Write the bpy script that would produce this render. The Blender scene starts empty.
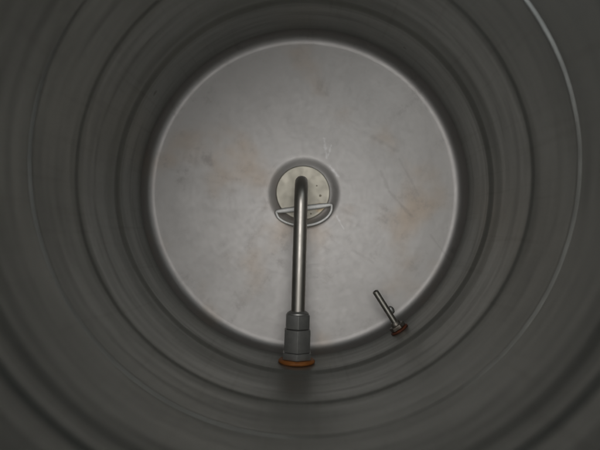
import bpy, bmesh, math, random
from mathutils import Vector, Matrix
random.seed(4)
PI = math.pi
S = bpy.context.scene
C = S.collection

# ------------------------------------------------------------------ camera
cam_d = bpy.data.cameras.new('camera')
cam_d.lens = 35.0; cam_d.sensor_width = 36.0
cam_d.clip_start = 0.01; cam_d.clip_end = 50
cam_d.dof.use_dof = True; cam_d.dof.focus_distance = 0.66; cam_d.dof.aperture_fstop = 4.0
cam = bpy.data.objects.new('camera', cam_d); C.objects.link(cam)
CAM = Vector((0.0, -0.0556, 0.69))
cam.location = CAM
cam.rotation_euler = (math.radians(1.376), math.radians(0.39), 0)
S.camera = cam
FPX, VX, VY = 583.3, 304.0, 239.0
def px(x, y, z):                      # photo pixel -> point at height z in the keg
    d = CAM.z - z
    return Vector((CAM.x + (x - VX) * d / FPX, CAM.y - (y - VY) * d / FPX, z))

# ------------------------------------------------------------------ light
w = bpy.data.worlds.new('World'); S.world = w; w.use_nodes = True
bg = w.node_tree.nodes['Background']
bg.inputs[0].default_value = (0.93, 0.96, 1.0, 1); bg.inputs[1].default_value = 0.30
def area(name, loc, target, size, power, col):
    d = bpy.data.lights.new(name, 'AREA'); d.shape = 'DISK'; d.size = size; d.energy = power; d.color = col
    o = bpy.data.objects.new(name, d); C.objects.link(o); o.location = loc
    o.rotation_euler = (Vector(target) - Vector(loc)).to_track_quat('-Z', 'Y').to_euler()
    return o
area('ceiling_lamp', (-0.30, 0.34, 2.7), (0, 0, 0), 2.4, 47, (1.0, 0.98, 0.95))
area('window_light', (-0.85, -1.15, 1.95), (0.05, 0.07, 0.36), 0.8, 15, (0.86, 0.93, 1.0))
vs = S.view_settings
vs.view_transform = 'Standard'; vs.look = 'None'; vs.exposure = -0.12; vs.gamma = 1.0; vs.use_curve_mapping = False
S.render.engine = 'CYCLES'
S.cycles.use_denoising = True
S.cycles.max_bounces = 10; S.cycles.glossy_bounces = 8; S.cycles.diffuse_bounces = 3

# ------------------------------------------------------------------ node helpers
class NT:
    def __init__(self, name):
        self.m = bpy.data.materials.new(name); self.m.use_nodes = True
        self.t = self.m.node_tree; self.n = self.t.nodes; self.l = self.t.links
        self.b = self.n['Principled BSDF']
        self.co = self.n.new('ShaderNodeTexCoord').outputs['Object']
    def set(self, node, i, v):
        if isinstance(v, bpy.types.NodeSocket): self.l.new(v, node.inputs[i])
        else: node.inputs[i].default_value = v
    def math(self, op, a, b=0.0, c=None, clamp=False):
        n = self.n.new('ShaderNodeMath'); n.operation = op; n.use_clamp = clamp
        self.set(n, 0, a); self.set(n, 1, b)
        if c is not None: self.set(n, 2, c)
        return n.outputs[0]
    def vmath(self, op, a, b=None):
        n = self.n.new('ShaderNodeVectorMath'); n.operation = op
        self.set(n, 0, a)
        if b is not None: self.set(n, 1, b)
        return n.outputs['Value'] if op in ('LENGTH', 'DISTANCE', 'DOT_PRODUCT') else n.outputs[0]
    def noise(self, vec, scale, detail=4, rough=0.55):
        n = self.n.new('ShaderNodeTexNoise'); self.l.new(vec, n.inputs['Vector'])
        n.inputs['Scale'].default_value = scale; n.inputs['Detail'].default_value = detail
        n.inputs['Roughness'].default_value = rough
        return n.outputs['Fac']
    def ramp(self, f, lo, hi, a=0.0, b=1.0, smooth=True):
        n = self.n.new('ShaderNodeMapRange'); n.interpolation_type = 'SMOOTHSTEP' if smooth else 'LINEAR'
        self.set(n, 0, f); self.set(n, 1, lo); self.set(n, 2, hi); self.set(n, 3, a); self.set(n, 4, b)
        return n.outputs[0]
    def mix(self, f, a, b, blend='MIX'):
        n = self.n.new('ShaderNodeMix'); n.data_type = 'RGBA'; n.blend_type = blend
        self.set(n, 0, f)
        self.set(n, 6, a if isinstance(a, bpy.types.NodeSocket) else (*a, 1))
        self.set(n, 7, b if isinstance(b, bpy.types.NodeSocket) else (*b, 1))
        return n.outputs[2]
    def sep(self, v):
        n = self.n.new('ShaderNodeSeparateXYZ'); self.l.new(v, n.inputs[0]); return n.outputs
    def comb(self, x, y, z):
        n = self.n.new('ShaderNodeCombineXYZ'); self.set(n, 0, x); self.set(n, 1, y); self.set(n, 2, z); return n.outputs[0]
    def polar(self):                  # (angle, radius, z)
        s = self.sep(self.co)
        a = self.math('ARCTAN2', s[1], s[0])
        r = self.math('SQRT', self.math('ADD', self.math('MULTIPLY', s[0], s[0]), self.math('MULTIPLY', s[1], s[1])))
        return a, r, s[2]
    def bump(self, h, strength, dist=0.001):
        n = self.n.new('ShaderNodeBump'); n.inputs['Strength'].default_value = strength
        n.inputs['Distance'].default_value = dist; self.l.new(h, n.inputs['Height'])
        self.l.new(n.outputs[0], self.b.inputs['Normal'])
    def spot(self, p, r, wob=0.6, soft=0.5):   # irregular stain round a point -> 1 inside
        d = self.vmath('DISTANCE', self.co, p)
        if not hasattr(self, 'sn'): self.sn = self.noise(self.co, 420, 3)
        nz = self.sn
        d = self.math('ADD', d, self.math('MULTIPLY', self.math('SUBTRACT', nz, 0.5), r * wob * 2))
        return self.ramp(d, r * soft, r, 1.0, 0.0)

def line_dist(nt, a, b):              # distance to a segment a-b (in xy, object space)
    a = Vector((a[0], a[1], 0)); b = Vector((b[0], b[1], 0)); ab = b - a
    s = nt.sep(nt.co); p = nt.comb(s[0], s[1], 0.0)
    ap = nt.vmath('SUBTRACT', p, tuple(a))
    t = nt.math('DIVIDE', nt.vmath('DOT_PRODUCT', ap, tuple(ab)), ab.length_squared, clamp=True)
    n = nt.n.new('ShaderNodeVectorMath'); n.operation = 'SCALE'; n.inputs[0].default_value = ab
    nt.l.new(t, n.inputs['Scale'])
    return nt.vmath('LENGTH', nt.vmath('SUBTRACT', ap, n.outputs[0]))

# ------------------------------------------------------------------ materials
def bottom_steel():
    t = NT('dull_bottom_steel')
    a, r, z = t.polar()
    swirl = t.noise(t.comb(t.math('MULTIPLY', a, 1.1), t.math('MULTIPLY', r, 420.0), 0.0), 1.0, 5, 0.6)   # fine concentric brushing
    cloud = t.noise(t.co, 22, 6, 0.65)
    fine = t.noise(t.co, 160, 4, 0.65)
    warm = t.ramp(t.noise(t.co, 11, 3, 0.5), 0.5, 0.72)
    grime = t.ramp(t.noise(t.co, 42, 6, 0.72), 0.52, 0.74)
    col = t.mix(cloud, (0.43, 0.417, 0.408), (0.53, 0.514, 0.502))
    col = t.mix(t.math('MULTIPLY', warm, 0.5), col, (0.52, 0.40, 0.29))
    col = t.mix(t.math('MULTIPLY', t.math('MULTIPLY', grime, t.ramp(t.noise(t.co, 7, 2), 0.38, 0.62, 0.25, 1.0)), 0.65), col, (0.33, 0.31, 0.30))
    n_line = t.noise(t.co, 120, 2); n_chalk = t.noise(t.co, 210, 3, 0.7)
    for i, (p, q, wd, k) in enumerate([((380, 172), (388, 192), .0026, .25), ((388, 192), (409, 216), .0024, .3), ((398, 160), (417, 196), .0016, .18), ((428, 235), (447, 262), .0014, .2),
                                    ((205, 208), (238, 215), .0045, .12), ((372, 138), (396, 152), .0026, .2), ((352, 250), (372, 262), .002, .2)]):
        d = line_dist(t, px(*p, -.02), px(*q, -.02))
        d = t.math('ADD', d, t.math('MULTIPLY', t.math('SUBTRACT', n_line, 0.5), wd * 2.2))
        col = t.mix(t.math('MULTIPLY', t.ramp(d, 0, wd * 1.4, 1, 0), k), col, (0.27, 0.25, 0.24))
    # chalky scale: a splash above the centre and a smear beside it
    chalk = None
    for p, q, wd in [((324, 140), (326.5, 158), .0032), ((331, 147), (328, 157), .0022), ((330, 168), (338, 177), .003), ((336, 216), (343, 229), .0022)]:
        d = line_dist(t, px(*p, -.025), px(*q, -.025))
        d = t.math('ADD', d, t.math('MULTIPLY', t.math('SUBTRACT', n_chalk, 0.42), wd * 2.4))
        m = t.ramp(d, 0, wd, 1, 0)
        chalk = m if chalk is None else t.math('MAXIMUM', chalk, m)
    chalk = t.math('MULTIPLY', chalk, 0.30)
    col = t.mix(chalk, col, (0.92, 0.92, 0.94))
    t.l.new(col, t.b.inputs['Base Color'])
    t.l.new(t.math('SUBTRACT', 0.93, t.math('MULTIPLY', chalk, 0.25)), t.b.inputs['Metallic'])
    rg = t.math('ADD', t.ramp(cloud, 0.25, 0.75, 0.46, 0.51), t.math('MULTIPLY', t.math('SUBTRACT', swirl, 0.5), 0.045))
    rg = t.math('ADD', rg, t.math('MULTIPLY', t.math('SUBTRACT', fine, 0.5), 0.10))
    t.l.new(rg, t.b.inputs['Roughness'])
    t.b.inputs['Anisotropic'].default_value = 0.25
    tg = t.n.new('ShaderNodeTangent'); tg.direction_type = 'RADIAL'; tg.axis = 'Z'
    t.l.new(tg.outputs[0], t.b.inputs['Tangent'])
    t.bump(t.math('ADD', t.math('MULTIPLY', swirl, 0.3), t.math('MULTIPLY', fine, 0.4)), 0.1, 0.0005)
    return t.m

def wall_steel():
    t = NT('dull_wall_steel')
    a, r, z = t.polar()
    ac = t.comb(t.math('COSINE', a), t.math('SINE', a), t.math('MULTIPLY', z, 60.0))
    bands = t.noise(ac, 1.3, 5, 0.6)                    # drawing marks that run round the wall
    lines = t.noise(t.comb(t.math('COSINE', a), t.math('SINE', a), t.math('MULTIPLY', z, 900.0)), 1.0, 3, 0.6)
    drip = t.noise(t.comb(t.math('MULTIPLY', t.math('COSINE', a), 30.0), t.math('MULTIPLY', t.math('SINE', a), 30.0), t.math('MULTIPLY', z, 7.0)), 1.0, 4, 0.6)
    cloud = t.noise(t.co, 16, 5, 0.6)
    fine = t.noise(t.co, 260, 3, 0.7)
    col = t.mix(cloud, (0.34, 0.348, 0.325), (0.46, 0.468, 0.445))
    col = t.mix(t.math('MULTIPLY', t.ramp(bands, 0.5, 0.72), 0.35), col, (0.28, 0.28, 0.265))
    col = t.mix(t.math('MULTIPLY', t.ramp(drip, 0.52, 0.75), 0.3), col, (0.27, 0.26, 0.235))
    for (x, y, R, s, k) in [(154, 92, 0, .0045, .5), (49, 50, 0, .0028, .45), (88, 59, 0, .006, .22), (545, 347, 0, .004, .5), (405, 47, 0, .003, .35), (98, 104, 0, .003, .3), (566, 305, 0, .003, .3)]:
        # point of the wall (radius .19) seen at that pixel
        best = min((abs(math.hypot(*px(x, y, zz / 1000)[:2]) - .19), zz / 1000) for zz in range(-20, 500))[1]
        m = t.spot(tuple(px(x, y, best)), s)
        col = t.mix(t.math('MULTIPLY', m, k), col, (0.12, 0.115, 0.08))
    t.l.new(col, t.b.inputs['Base Color'])
    t.b.inputs['Metallic'].default_value = 0.9
    rg = t.math('ADD', t.ramp(bands, 0.25, 0.75, 0.36, 0.5), t.math('MULTIPLY', t.math('SUBTRACT', fine, 0.5), 0.12))
    t.l.new(rg, t.b.inputs['Roughness'])
    h = t.math('ADD', t.math('MULTIPLY', lines, 0.15), t.math('ADD', t.math('MULTIPLY', bands, 1.0), t.math('MULTIPLY', fine, 0.12)))
    t.bump(h, 0.3, 0.0006)
    return t.m

def simple(name, c1, c2, metal, r1, r2, scale, bump=0.1, stretch=None):
    t = NT(name)
    v = t.co
    if stretch: v = t.vmath('MULTIPLY', v, stretch)
    n1 = t.noise(v, scale, 5, 0.6); n2 = t.noise(v, scale * 6, 3, 0.6)
    t.l.new(t.mix(t.ramp(n1, 0.3, 0.7), c1, c2), t.b.inputs['Base Color'])
    t.b.inputs['Metallic'].default_value = metal
    t.l.new(t.ramp(n2, 0.3, 0.7, r1, r2), t.b.inputs['Roughness'])
    t.bump(t.math('ADD', n1, t.math('MULTIPLY', n2, 0.4)), bump, 0.0004)
    return t.m

def plate_mat():
    t = NT('tarnished_plate')
    n1 = t.noise(t.co, 45, 5, 0.6); n2 = t.noise(t.co, 90, 3)
    col = t.mix(t.ramp(n1, 0.0, 1.0), (0.56, 0.53, 0.45), (0.63, 0.60, 0.52))
    s = t.sep(t.co)
    rust = t.spot(tuple(px(321, 208, PZ)), .008, 0.5, 0.2)
    col = t.mix(t.math('MULTIPLY', rust, 0.55), col, (0.50, 0.33, 0.15))
    for p, r in [((284, 172), .0021), ((321.5, 196), .0021), ((318, 186), .0013), ((312, 214), .0015)]:
        col = t.mix(t.math('MULTIPLY', t.spot(tuple(px(*p, PZ)), r, 0.4, 0.4), 0.8), col, (0.10, 0.08, 0.05))
    t.l.new(col, t.b.inputs['Base Color'])
    t.b.inputs['Metallic'].default_value = 0.8
    t.l.new(t.ramp(n2, 0.3, 0.7, 0.46, 0.54), t.b.inputs['Roughness'])
    t.bump(n1, 0.01, 0.0005)
    return t.m

PZ = -0.0119                                          # height of the centre plate's face
M_BOT = bottom_steel(); M_WALL = wall_steel(); M_PLATE = plate_mat()
M_TUBE = simple('polished_tube_steel', (0.56, 0.53, 0.49), (0.64, 0.61, 0.57), 1.0, 0.36, 0.43, 25, 0.004)
M_FIT = simple('satin_fitting_steel', (0.40, 0.40, 0.39), (0.48, 0.48, 0.465), 0.85, 0.42, 0.54, 120, 0.08)
M_NUT = simple('tarnished_nut_steel', (0.20, 0.17, 0.14), (0.38, 0.36, 0.33), 0.85, 0.38, 0.55, 160, 0.25)
M_ORANGE = simple('orange_brown_silicone', (0.30, 0.10, 0.022), (0.42, 0.155, 0.035), 0.0, 0.42, 0.6, 110, 0.15)
M_RED = simple('red_brown_silicone', (0.07, 0.03, 0.018), (0.24, 0.065, 0.028), 0.0, 0.45, 0.6, 110, 0.15)
M_CLIP = simple('pale_clip', (0.88, 0.88, 0.86), (0.95, 0.95, 0.93), 0.75, 0.5, 0.6, 120, 0.05)
M_WELD = simple('weld_steel', (0.40, 0.40, 0.385), (0.50, 0.50, 0.485), 0.9, 0.34, 0.46, 90, 0.35)
M_DARK = simple('dark_bore', (0.05, 0.045, 0.04), (0.08, 0.07, 0.06), 0.3, 0.5, 0.7, 90, 0.1)

# ------------------------------------------------------------------ mesh helpers
def obj(name, bm, mat, parent=None, smooth=True, angle=35, loc=None):
    bmesh.ops.recalc_face_normals(bm, faces=bm.faces)
    me = bpy.data.meshes.new(name); 
    if smooth:
        ang = math.radians(angle)
        for f in bm.faces: f.smooth = True
        for e in bm.edges:
            if len(e.link_faces) == 2 and e.calc_face_angle(0) > ang: e.smooth = False
    bm.to_mesh(me); bm.free(); me.materials.append(mat)
    o = bpy.data.objects.new(name, me); C.objects.link(o)
    if parent:
        o.parent = parent
    return o
def thing(name, label, cat, loc=(0, 0, 0)):
    o = bpy.data.objects.new(name, None); C.objects.link(o); o.location = loc
    o.empty_display_size = 0.03; o['label'] = label; o['category'] = cat
    return o
def lathe(prof, n=192, closed=True, jitter=None):
    """closed profile [(r,z)...] spun round z; r<=0 collapses to a pole."""
    bm = bmesh.new(); rings = []
    for (r, z) in prof:
        if r <= 1e-6: rings.append([bm.verts.new((0, 0, z))]); continue
        ring = []
        for i in range(n):
            a = 2 * PI * i / n; rr, zz = r, z
            if jitter: rr, zz = jitter(r, z, a)
            ring.append(bm.verts.new((rr * math.cos(a), rr * math.sin(a), zz)))
        rings.append(ring)
    k = len(rings)
    for j in range(k if closed else k - 1):
        A, B = rings[j], rings[(j + 1) % k]
        if len(A) == 1 and len(B) == 1: continue
        for i in range(n):
            i2 = (i + 1) % n
            if len(A) == 1: bm.faces.new((A[0], B[i], B[i2]))
            elif len(B) == 1: bm.faces.new((A[i], B[0], A[i2]))
            else: bm.faces.new((A[i], B[i], B[i2], A[i2]))
    return bm
def turned(bm, prof, frame, n=6, phase=0.0, bevel=0.0):
    """solid of revolution / hex prism along local z, put into place by `frame`"""
    b = lathe([(0, prof[0][1])] + prof + [(0, prof[-1][1])], n=n, closed=False)
    bmesh.ops.rotate(b, verts=b.verts, cent=(0, 0, 0), matrix=Matrix.Rotation(phase, 3, 'Z'))
    if bevel:
        ed = [e for e in b.edges if len(e.link_faces) == 2 and e.calc_face_angle(0) > 0.5]
        bmesh.ops.bevel(b, geom=ed, offset=bevel, segments=2, affect='EDGES', profile=0.6)
    b.transform(frame)
    me = bpy.data.meshes.new('tmp'); b.to_mesh(me); b.free(); bm.from_mesh(me); bpy.data.meshes.remove(me)
    return bm
def ring_solid(ri, ro, z0, z1, frame, n=64, round_=0.0008):
    b = lathe([(ri, z0), (ro - round_, z0), (ro, z0 + round_), (ro, z1 - round_), (ro - round_, z1), (ri, z1)], n=n)
    b.transform(frame); return b
def sweep(pts, rad, n=32, closed=False, up=None, flat=(1, 1), inner=None):
    bm = bmesh.new(); P = [Vector(p) for p in pts]; m = len(P); rings = []
    nrm = None
    for i in range(m):
        if closed: tan = (P[(i + 1) % m] - P[i - 1]).normalized()
        else: tan = (P[min(i + 1, m - 1)] - P[max(i - 1, 0)]).normalized()
        if up is not None: nrm = (Vector(up) - tan * tan.dot(Vector(up))).normalized()
        elif nrm is None:
            q = Vector((1, 0, 0)) if abs(tan.x) < .8 else Vector((0, 0, 1)); nrm = (q - tan * tan.dot(q)).normalized()
        else: nrm = (nrm - tan * tan.dot(nrm)).normalized()
        bi = tan.cross(nrm); r = rad[i] if isinstance(rad, (list, tuple)) else rad
        rings.append([bm.verts.new(P[i] + nrm * (math.cos(2 * PI * k / n) * r * flat[0]) + bi * (math.sin(2 * PI * k / n) * r * flat[1])) for k in range(n)])
    for i in range(m if closed else m - 1):
        A, B = rings[i], rings[(i + 1) % m]
        for k in range(n): bm.faces.new((A[k], A[(k + 1) % n], B[(k + 1) % n], B[k]))
    if not closed:
        bm.faces.new(rings[0]); bm.faces.new(rings[-1])
    return bm
def frame_at(origin, axis, upv=(0, 0, 1)):   # local z -> axis
    z = Vector(axis).normalized(); x = (Vector(upv) - z * z.dot(Vector(upv))).normalized(); y = z.cross(x)
    M = Matrix((x, y, z)).transposed().to_4x4(); M.translation = Vector(origin); return M

# ------------------------------------------------------------------ the keg
T = 0.0016; RW = 0.19
keg = thing('steel_keg', 'open stainless steel keg used as a brewing kettle, seen into from above', 'keg')
# bottom: shallow dish, groove round the centre plate, knuckle up to the wall
RK = 0.016                                            # knuckle radius
ZC = 0.0 + RK * math.sin(math.radians(45))            # knuckle centre height; 45 deg point at z=0
RWB = RW + .0018                                      # the wall laps inside the bottom's rim
rc = RWB - RK
bottom_in = []
slope_end = math.radians(6.4)
zk = ZC - RK * math.cos(slope_end); rk = rc + RK * math.sin(slope_end)   # where dish meets knuckle
def slope(r):
    if r < .145: return math.radians(5.2) * r / .145
    u = min(1, (r - .145) / (rk - .145)); u = u * u * (3 - 2 * u)
    return math.radians(5.2) * (1 - u) + slope_end * u
_N = 400; _tab = [0.0]
for _i in range(_N): _tab.append(_tab[-1] + math.tan(slope((_i + .5) * rk / _N)) * rk / _N)
def dish(r):
    f = min(r / rk, 1) * _N; i = min(int(f), _N - 1)
    return zk - _tab[-1] + _tab[i] + (_tab[i + 1] - _tab[i]) * (f - i)
DZ = dish(0.0)
prof = []
GR0, GR1, GD = 0.029, 0.0425, 0.0034                   # groove inner / outer radius and depth
prof.append((0.0, dish(0) - GD)); prof.append((0.012, dish(0) - GD)); prof.append((GR0, dish(GR0) - GD))
for k in range(9):
    u = k / 8; r = 0.0305 + (GR1 + .003 - 0.0305) * u
    s = u * u * (3 - 2 * u); prof.append((r, dish(r) - GD * (1 - s)))
for k in range(1, 41):
    r = GR1 + .003 + (rk - GR1 - .003) * k / 40; prof.append((r, dish(r)))
for k in range(1, 25):
    a = slope_end + (PI / 2 - slope_end) * k / 24
    prof.append((rc + RK * math.sin(a), ZC - RK * math.cos(a)))
prof.append((RWB, ZC + 0.004)); prof.append((RWB, 0.034))
def thicken(p, t=T):
    out = []
    for i, (r, z) in enumerate(p):
        a = p[max(i - 1, 0)]; b = p[min(i + 1, len(p) - 1)]
        tx, tz = b[0] - a[0], b[1] - a[1]; L = math.hypot(tx, tz) or 1
        out.append((r + tz / L * t if r > 1e-6 else 0.0, z - tx / L * t))
    return p + out[::-1]
def warp_b(r, z, a):                                  # hand-beaten unevenness of a used keg
    d = 0.0005 * math.sin(2 * a + 1 + 9 * r) * min(1, r / .08) + 0.00015 * math.sin(3 * a + 20 * r) * min(1, r / .08)
    f = max(0.0, 1 - max(0.0, r - .15) / .03) if r > .15 else 1.0
    return r, z + d * f
obj('bottom', lathe(thicken(prof), n=256, closed=False, jitter=warp_b), M_BOT, keg)

# wall: step above the weld, two rolled ribs, shoulder, top end with the cut mouth
def rib(z, z0, z1, d):
    if z <= z0 or z >= z1: return 0.0
    u = (z - z0) / (z1 - z0)
    return d * math.sin(PI * u) ** 1.3
KEYS = [(.010, .0000), (.080, .0000), (.086, .0004), (.098, .0034), (.118, .0052), (.150, .0048), (.178, .0034), (.188, .0029), (.1925, .0030), (.199, .0046), (.207, .0050),
        (.262, .0050), (.340, .0050), (.356, .0056), (.372, .0074), (.379, .0076), (.3855, .0060), (.389, .0062), (.394, .0080), (.400, .0076), (.409, .0056), (.420, .0050), (.60, .0050)]
def wall_r(z):
    for (a, ra), (b, rb) in zip(KEYS, KEYS[1:]):
        if a <= z <= b:
            u = (z - a) / (b - a); u = u * u * (3 - 2 * u)
            return RW + ra + (rb - ra) * u
    return RW + KEYS[0][1]
wp = []
z = .0135
while z < 0.50: wp.append((wall_r(z), z)); z += 0.0012
obj('side_wall', lathe(thicken(wp), n=256, jitter=lambda r, z, a: (r + .0004 * math.sin(2 * a + .7) + .00025 * math.sin(5 * a + 40 * z), z)), M_WALL, keg)
tp = []
R1 = wall_r(.4999); RS = 0.045; z0 = .5003
for k in range(17):
    a = PI / 2 * k / 16 * .86
    tp.append((R1 - RS + RS * math.cos(a), z0 + RS * math.sin(a)))
rr, zz = tp[-1]
for k in range(1, 8): tp.append((rr + (0.1315 - rr) * k / 7, zz + .010 * math.sin(PI / 2 * k / 7)))
obj('top_end', lathe(thicken(tp), n=192), M_WALL, keg)
def bead(zc, rr_, h, dpt, seed):
    rnd = random.Random(seed); ph = [rnd.random() * 6.28 for _ in range(4)]
    def jit(r, z, a):
        n = .25 * math.sin(61 * a + ph[0]) + .3 * math.sin(23 * a + ph[1]) + .25 * math.sin(9 * a + ph[2])
        return r + n * .00018, z + .0004 * math.sin(5 * a + ph[3]) + n * .0002
    p = [(rr_ + .0009, zc - h)] + [(rr_ - dpt * math.sin(PI * k / 8), zc - h + 2 * h * k / 8) for k in range(1, 8)] + [(rr_ + .0009, zc + h)]
    return lathe(p, n=360, jitter=jit)
obj('weld_seam', bead(.2755, wall_r(.2755), .0034, .0010, 2), M_WALL, keg)
# centre plate on its spigot, standing in the groove
ZP = PZ
pl = obj('centre_plate', lathe([(0, ZP - .003), (.0318, ZP - .003), (.0325, ZP - .002), (.0325, ZP + .0001), (.0321, ZP + .0004), (.0312, ZP + .0006), (.0290, ZP + .0001), (0.0, ZP)], n=128, closed=False), M_PLATE, keg)
pl.location = (-.0013, .0004, 0); pl['label'] = 'round tarnished plate at the centre of the bottom'
obj('plate_spigot', lathe([(0, dish(0) - GD + .0002), (.020, dish(0) - GD + .0002), (.020, ZP - .0032), (0, ZP - .0032)], n=64, closed=False), M_DARK, pl)

# ------------------------------------------------------------------ D-shaped clip over the plate edge
HC = ZP + 0.0042
Lp, Rp = px(275.5, 211.5, HC), px(332, 204.5, HC)
clip_pts = []
def bez(p0, p1, p2, p3, n):
    return [p0 * (1 - t) ** 3 + p1 * 3 * t * (1 - t) ** 2 + p2 * 3 * t * t * (1 - t) + p3 * t ** 3 for t in [i / n for i in range(n)]]
mid_low = px(305, 225.5, HC - .0012)
c1 = Lp + (Rp - Lp) * .06; c2 = Rp + (Lp - Rp) * .06
for i in range(24): clip_pts.append(c1.lerp(c2, i / 24))
ra = px(331.5, 210, HC - .001); la = px(278, 217, HC - .001)
clip_pts += bez(c2, Rp, Rp, ra, 8)
clip_pts += bez(ra, px(329, 219, HC - .001), px(317, 225, HC - .0012), mid_low, 14)
clip_pts += bez(mid_low, px(296, 226, HC - .0012), px(283, 223, HC - .001), la, 14)
clip_pts += bez(la, Lp, Lp, c1, 8)
rad = []
for i in range(len(clip_pts)): rad.append(.0030 if i < 24 else .0015)
rad = [sum(rad[(i + k) % len(rad)] for k in range(-3, 4)) / 7 for i in range(len(rad))]
clip = obj('retaining_clip', sweep(clip_pts, rad, n=16, closed=True, up=(0, 0, 1), flat=(0.42, 1.05)), M_CLIP)
clip['label'] = 'pale D-shaped clip lying across the round centre plate under the tube'; clip['category'] = 'clip'

# ------------------------------------------------------------------ pickup tube with its compression fitting
ZT = 0.057
base = Vector((px(296.6, 361, ZT).x, -math.sqrt(RW ** 2 - .008 ** 2), ZT))
end = Vector((px(301.5, 190, ZT).x, 0.0085, ZT))
ax = (end - base).normalized()
pk = thing('pickup_tube', 'bent steel pickup tube running from the wall fitting to the centre plate', 'tube', base)
def local(bm, root): bm.transform(Matrix.Translation(-root.location)); return bm
RB = 0.026; RT = 0.0074
pts = [base + ax * d for d in [0.03 + (((end - base).length - RB) - .03) * i / 24 for i in range(25)]]
cb = base + ax * ((end - base).length - RB) + Vector((0, 0, -RB))
for i in range(1, 17):
    a = PI / 2 * i / 16
    pts.append(cb + ax * RB * math.sin(a) + Vector((0, 0, RB * math.cos(a))))
zl = ZP + .008
for i in range(1, 6): pts.append(Vector((pts[41 - 1].x, pts[41 - 1].y, pts[40].z + (zl - pts[40].z) * i / 5)))
obj('tube', local(sweep(pts, RT, n=40), pk), M_TUBE, pk)
F = frame_at(base, ax)
w0 = .0016
HX = PI / 6
def hexnut(name, R, a0, a1, ch, bev=.0006, phase=HX, mat=M_FIT, root=pk, fr=F):
    bm = bmesh.new()
    turned(bm, [(R - ch, a0), (R, a0 + ch * .6), (R, a1 - ch * .6), (R - ch, a1)], fr, 6, phase, bev)
    return obj(name, local(bm, root), mat, root, angle=25)
def disc(name, prof, mat, root=pk, fr=F, n=48, parent=None):
    bm = bmesh.new(); turned(bm, prof, fr, n); return obj(name, local(bm, root), mat, parent or root)
L0 = (px(296, 359, ZT) - px(296, 311, ZT)).length + .002
wsh = obj('silicone_washer', local(ring_solid(.009, .0197, w0 - .001, w0 + .0034, F, 72, .0014), pk), M_ORANGE, pk)
wsh['label'] = 'orange-brown silicone washer against the keg wall'
hexnut('flange_nut', .0172, w0 + .0034, w0 + .0110, .0009, phase=.02)
hexnut('hex_body', .0158, w0 + .0112, w0 + .0355, .0007, phase=.05)
disc('thread_neck', [(.0108, w0 + .0353), (.0108, w0 + .0362)], M_DARK)
cn = hexnut('compression_nut', .0143, w0 + .0360, w0 + .0515, .0010, phase=.08)
disc('nut_collar', [(.0118, w0 + .0513), (.0116, w0 + .0528), (.0090, w0 + .0548), (.0080, w0 + .0548)], M_FIT, parent=cn)

# ------------------------------------------------------------------ thermometer probe
ZB = 0.040
pb0 = px(398.5, 328.5, ZB); pb0 = Vector((pb0.x, pb0.y, ZB))
pb0.xy = pb0.xy.normalized() * (RW - .0002)
tip = px(374.8, 290.8, ZB + .006)
pax = (tip - pb0).normalized(); Lpz = (tip - pb0).length
pr = thing('thermometer_probe', 'thin steel thermometer probe poking out of the wall beside the fitting', 'probe', pb0)
FP = frame_at(pb0, pax)
rin = -Vector((pb0.x, pb0.y, 0)).normalized(); FR = frame_at(pb0, rin)
obj('silicone_washer', local(ring_solid(.004, .0106, .0002, .0028, FR, 48, .001), pr), M_RED, pr)['label'] = 'red-brown silicone washer round the probe'
nt_ = hexnut('lock_nut', .0092, .003, .0078, .0008, .0004, .3, M_NUT, pr, FR)
disc('nut_collar', [(.0056, .0078), (.0054, .0105), (.0045, .0118)], M_NUT, pr, FR, 32, nt_)
disc('stem', [(.0034, .004), (.0034, Lpz - .0008), (.0024, Lpz)], M_TUBE, pr, FP, 28)
disc('stem_end', [(.0019, Lpz - .0006), (.0019, Lpz + .0002)], M_DARK, pr, FP, 20)
# small rounded lump of unknown nature beside the stem
lump_c = px(391.0, 309.5, ZB - .003)
b = bmesh.new(); bmesh.ops.create_uvsphere(b, u_segments=20, v_segments=12, radius=1)
b.transform(Matrix.Translation(lump_c) @ FP.to_3x3().to_4x4() @ Matrix.Diagonal((.0030, .0031, .0048, 1)))
obj('lump', local(b, pr), M_FIT, pr)
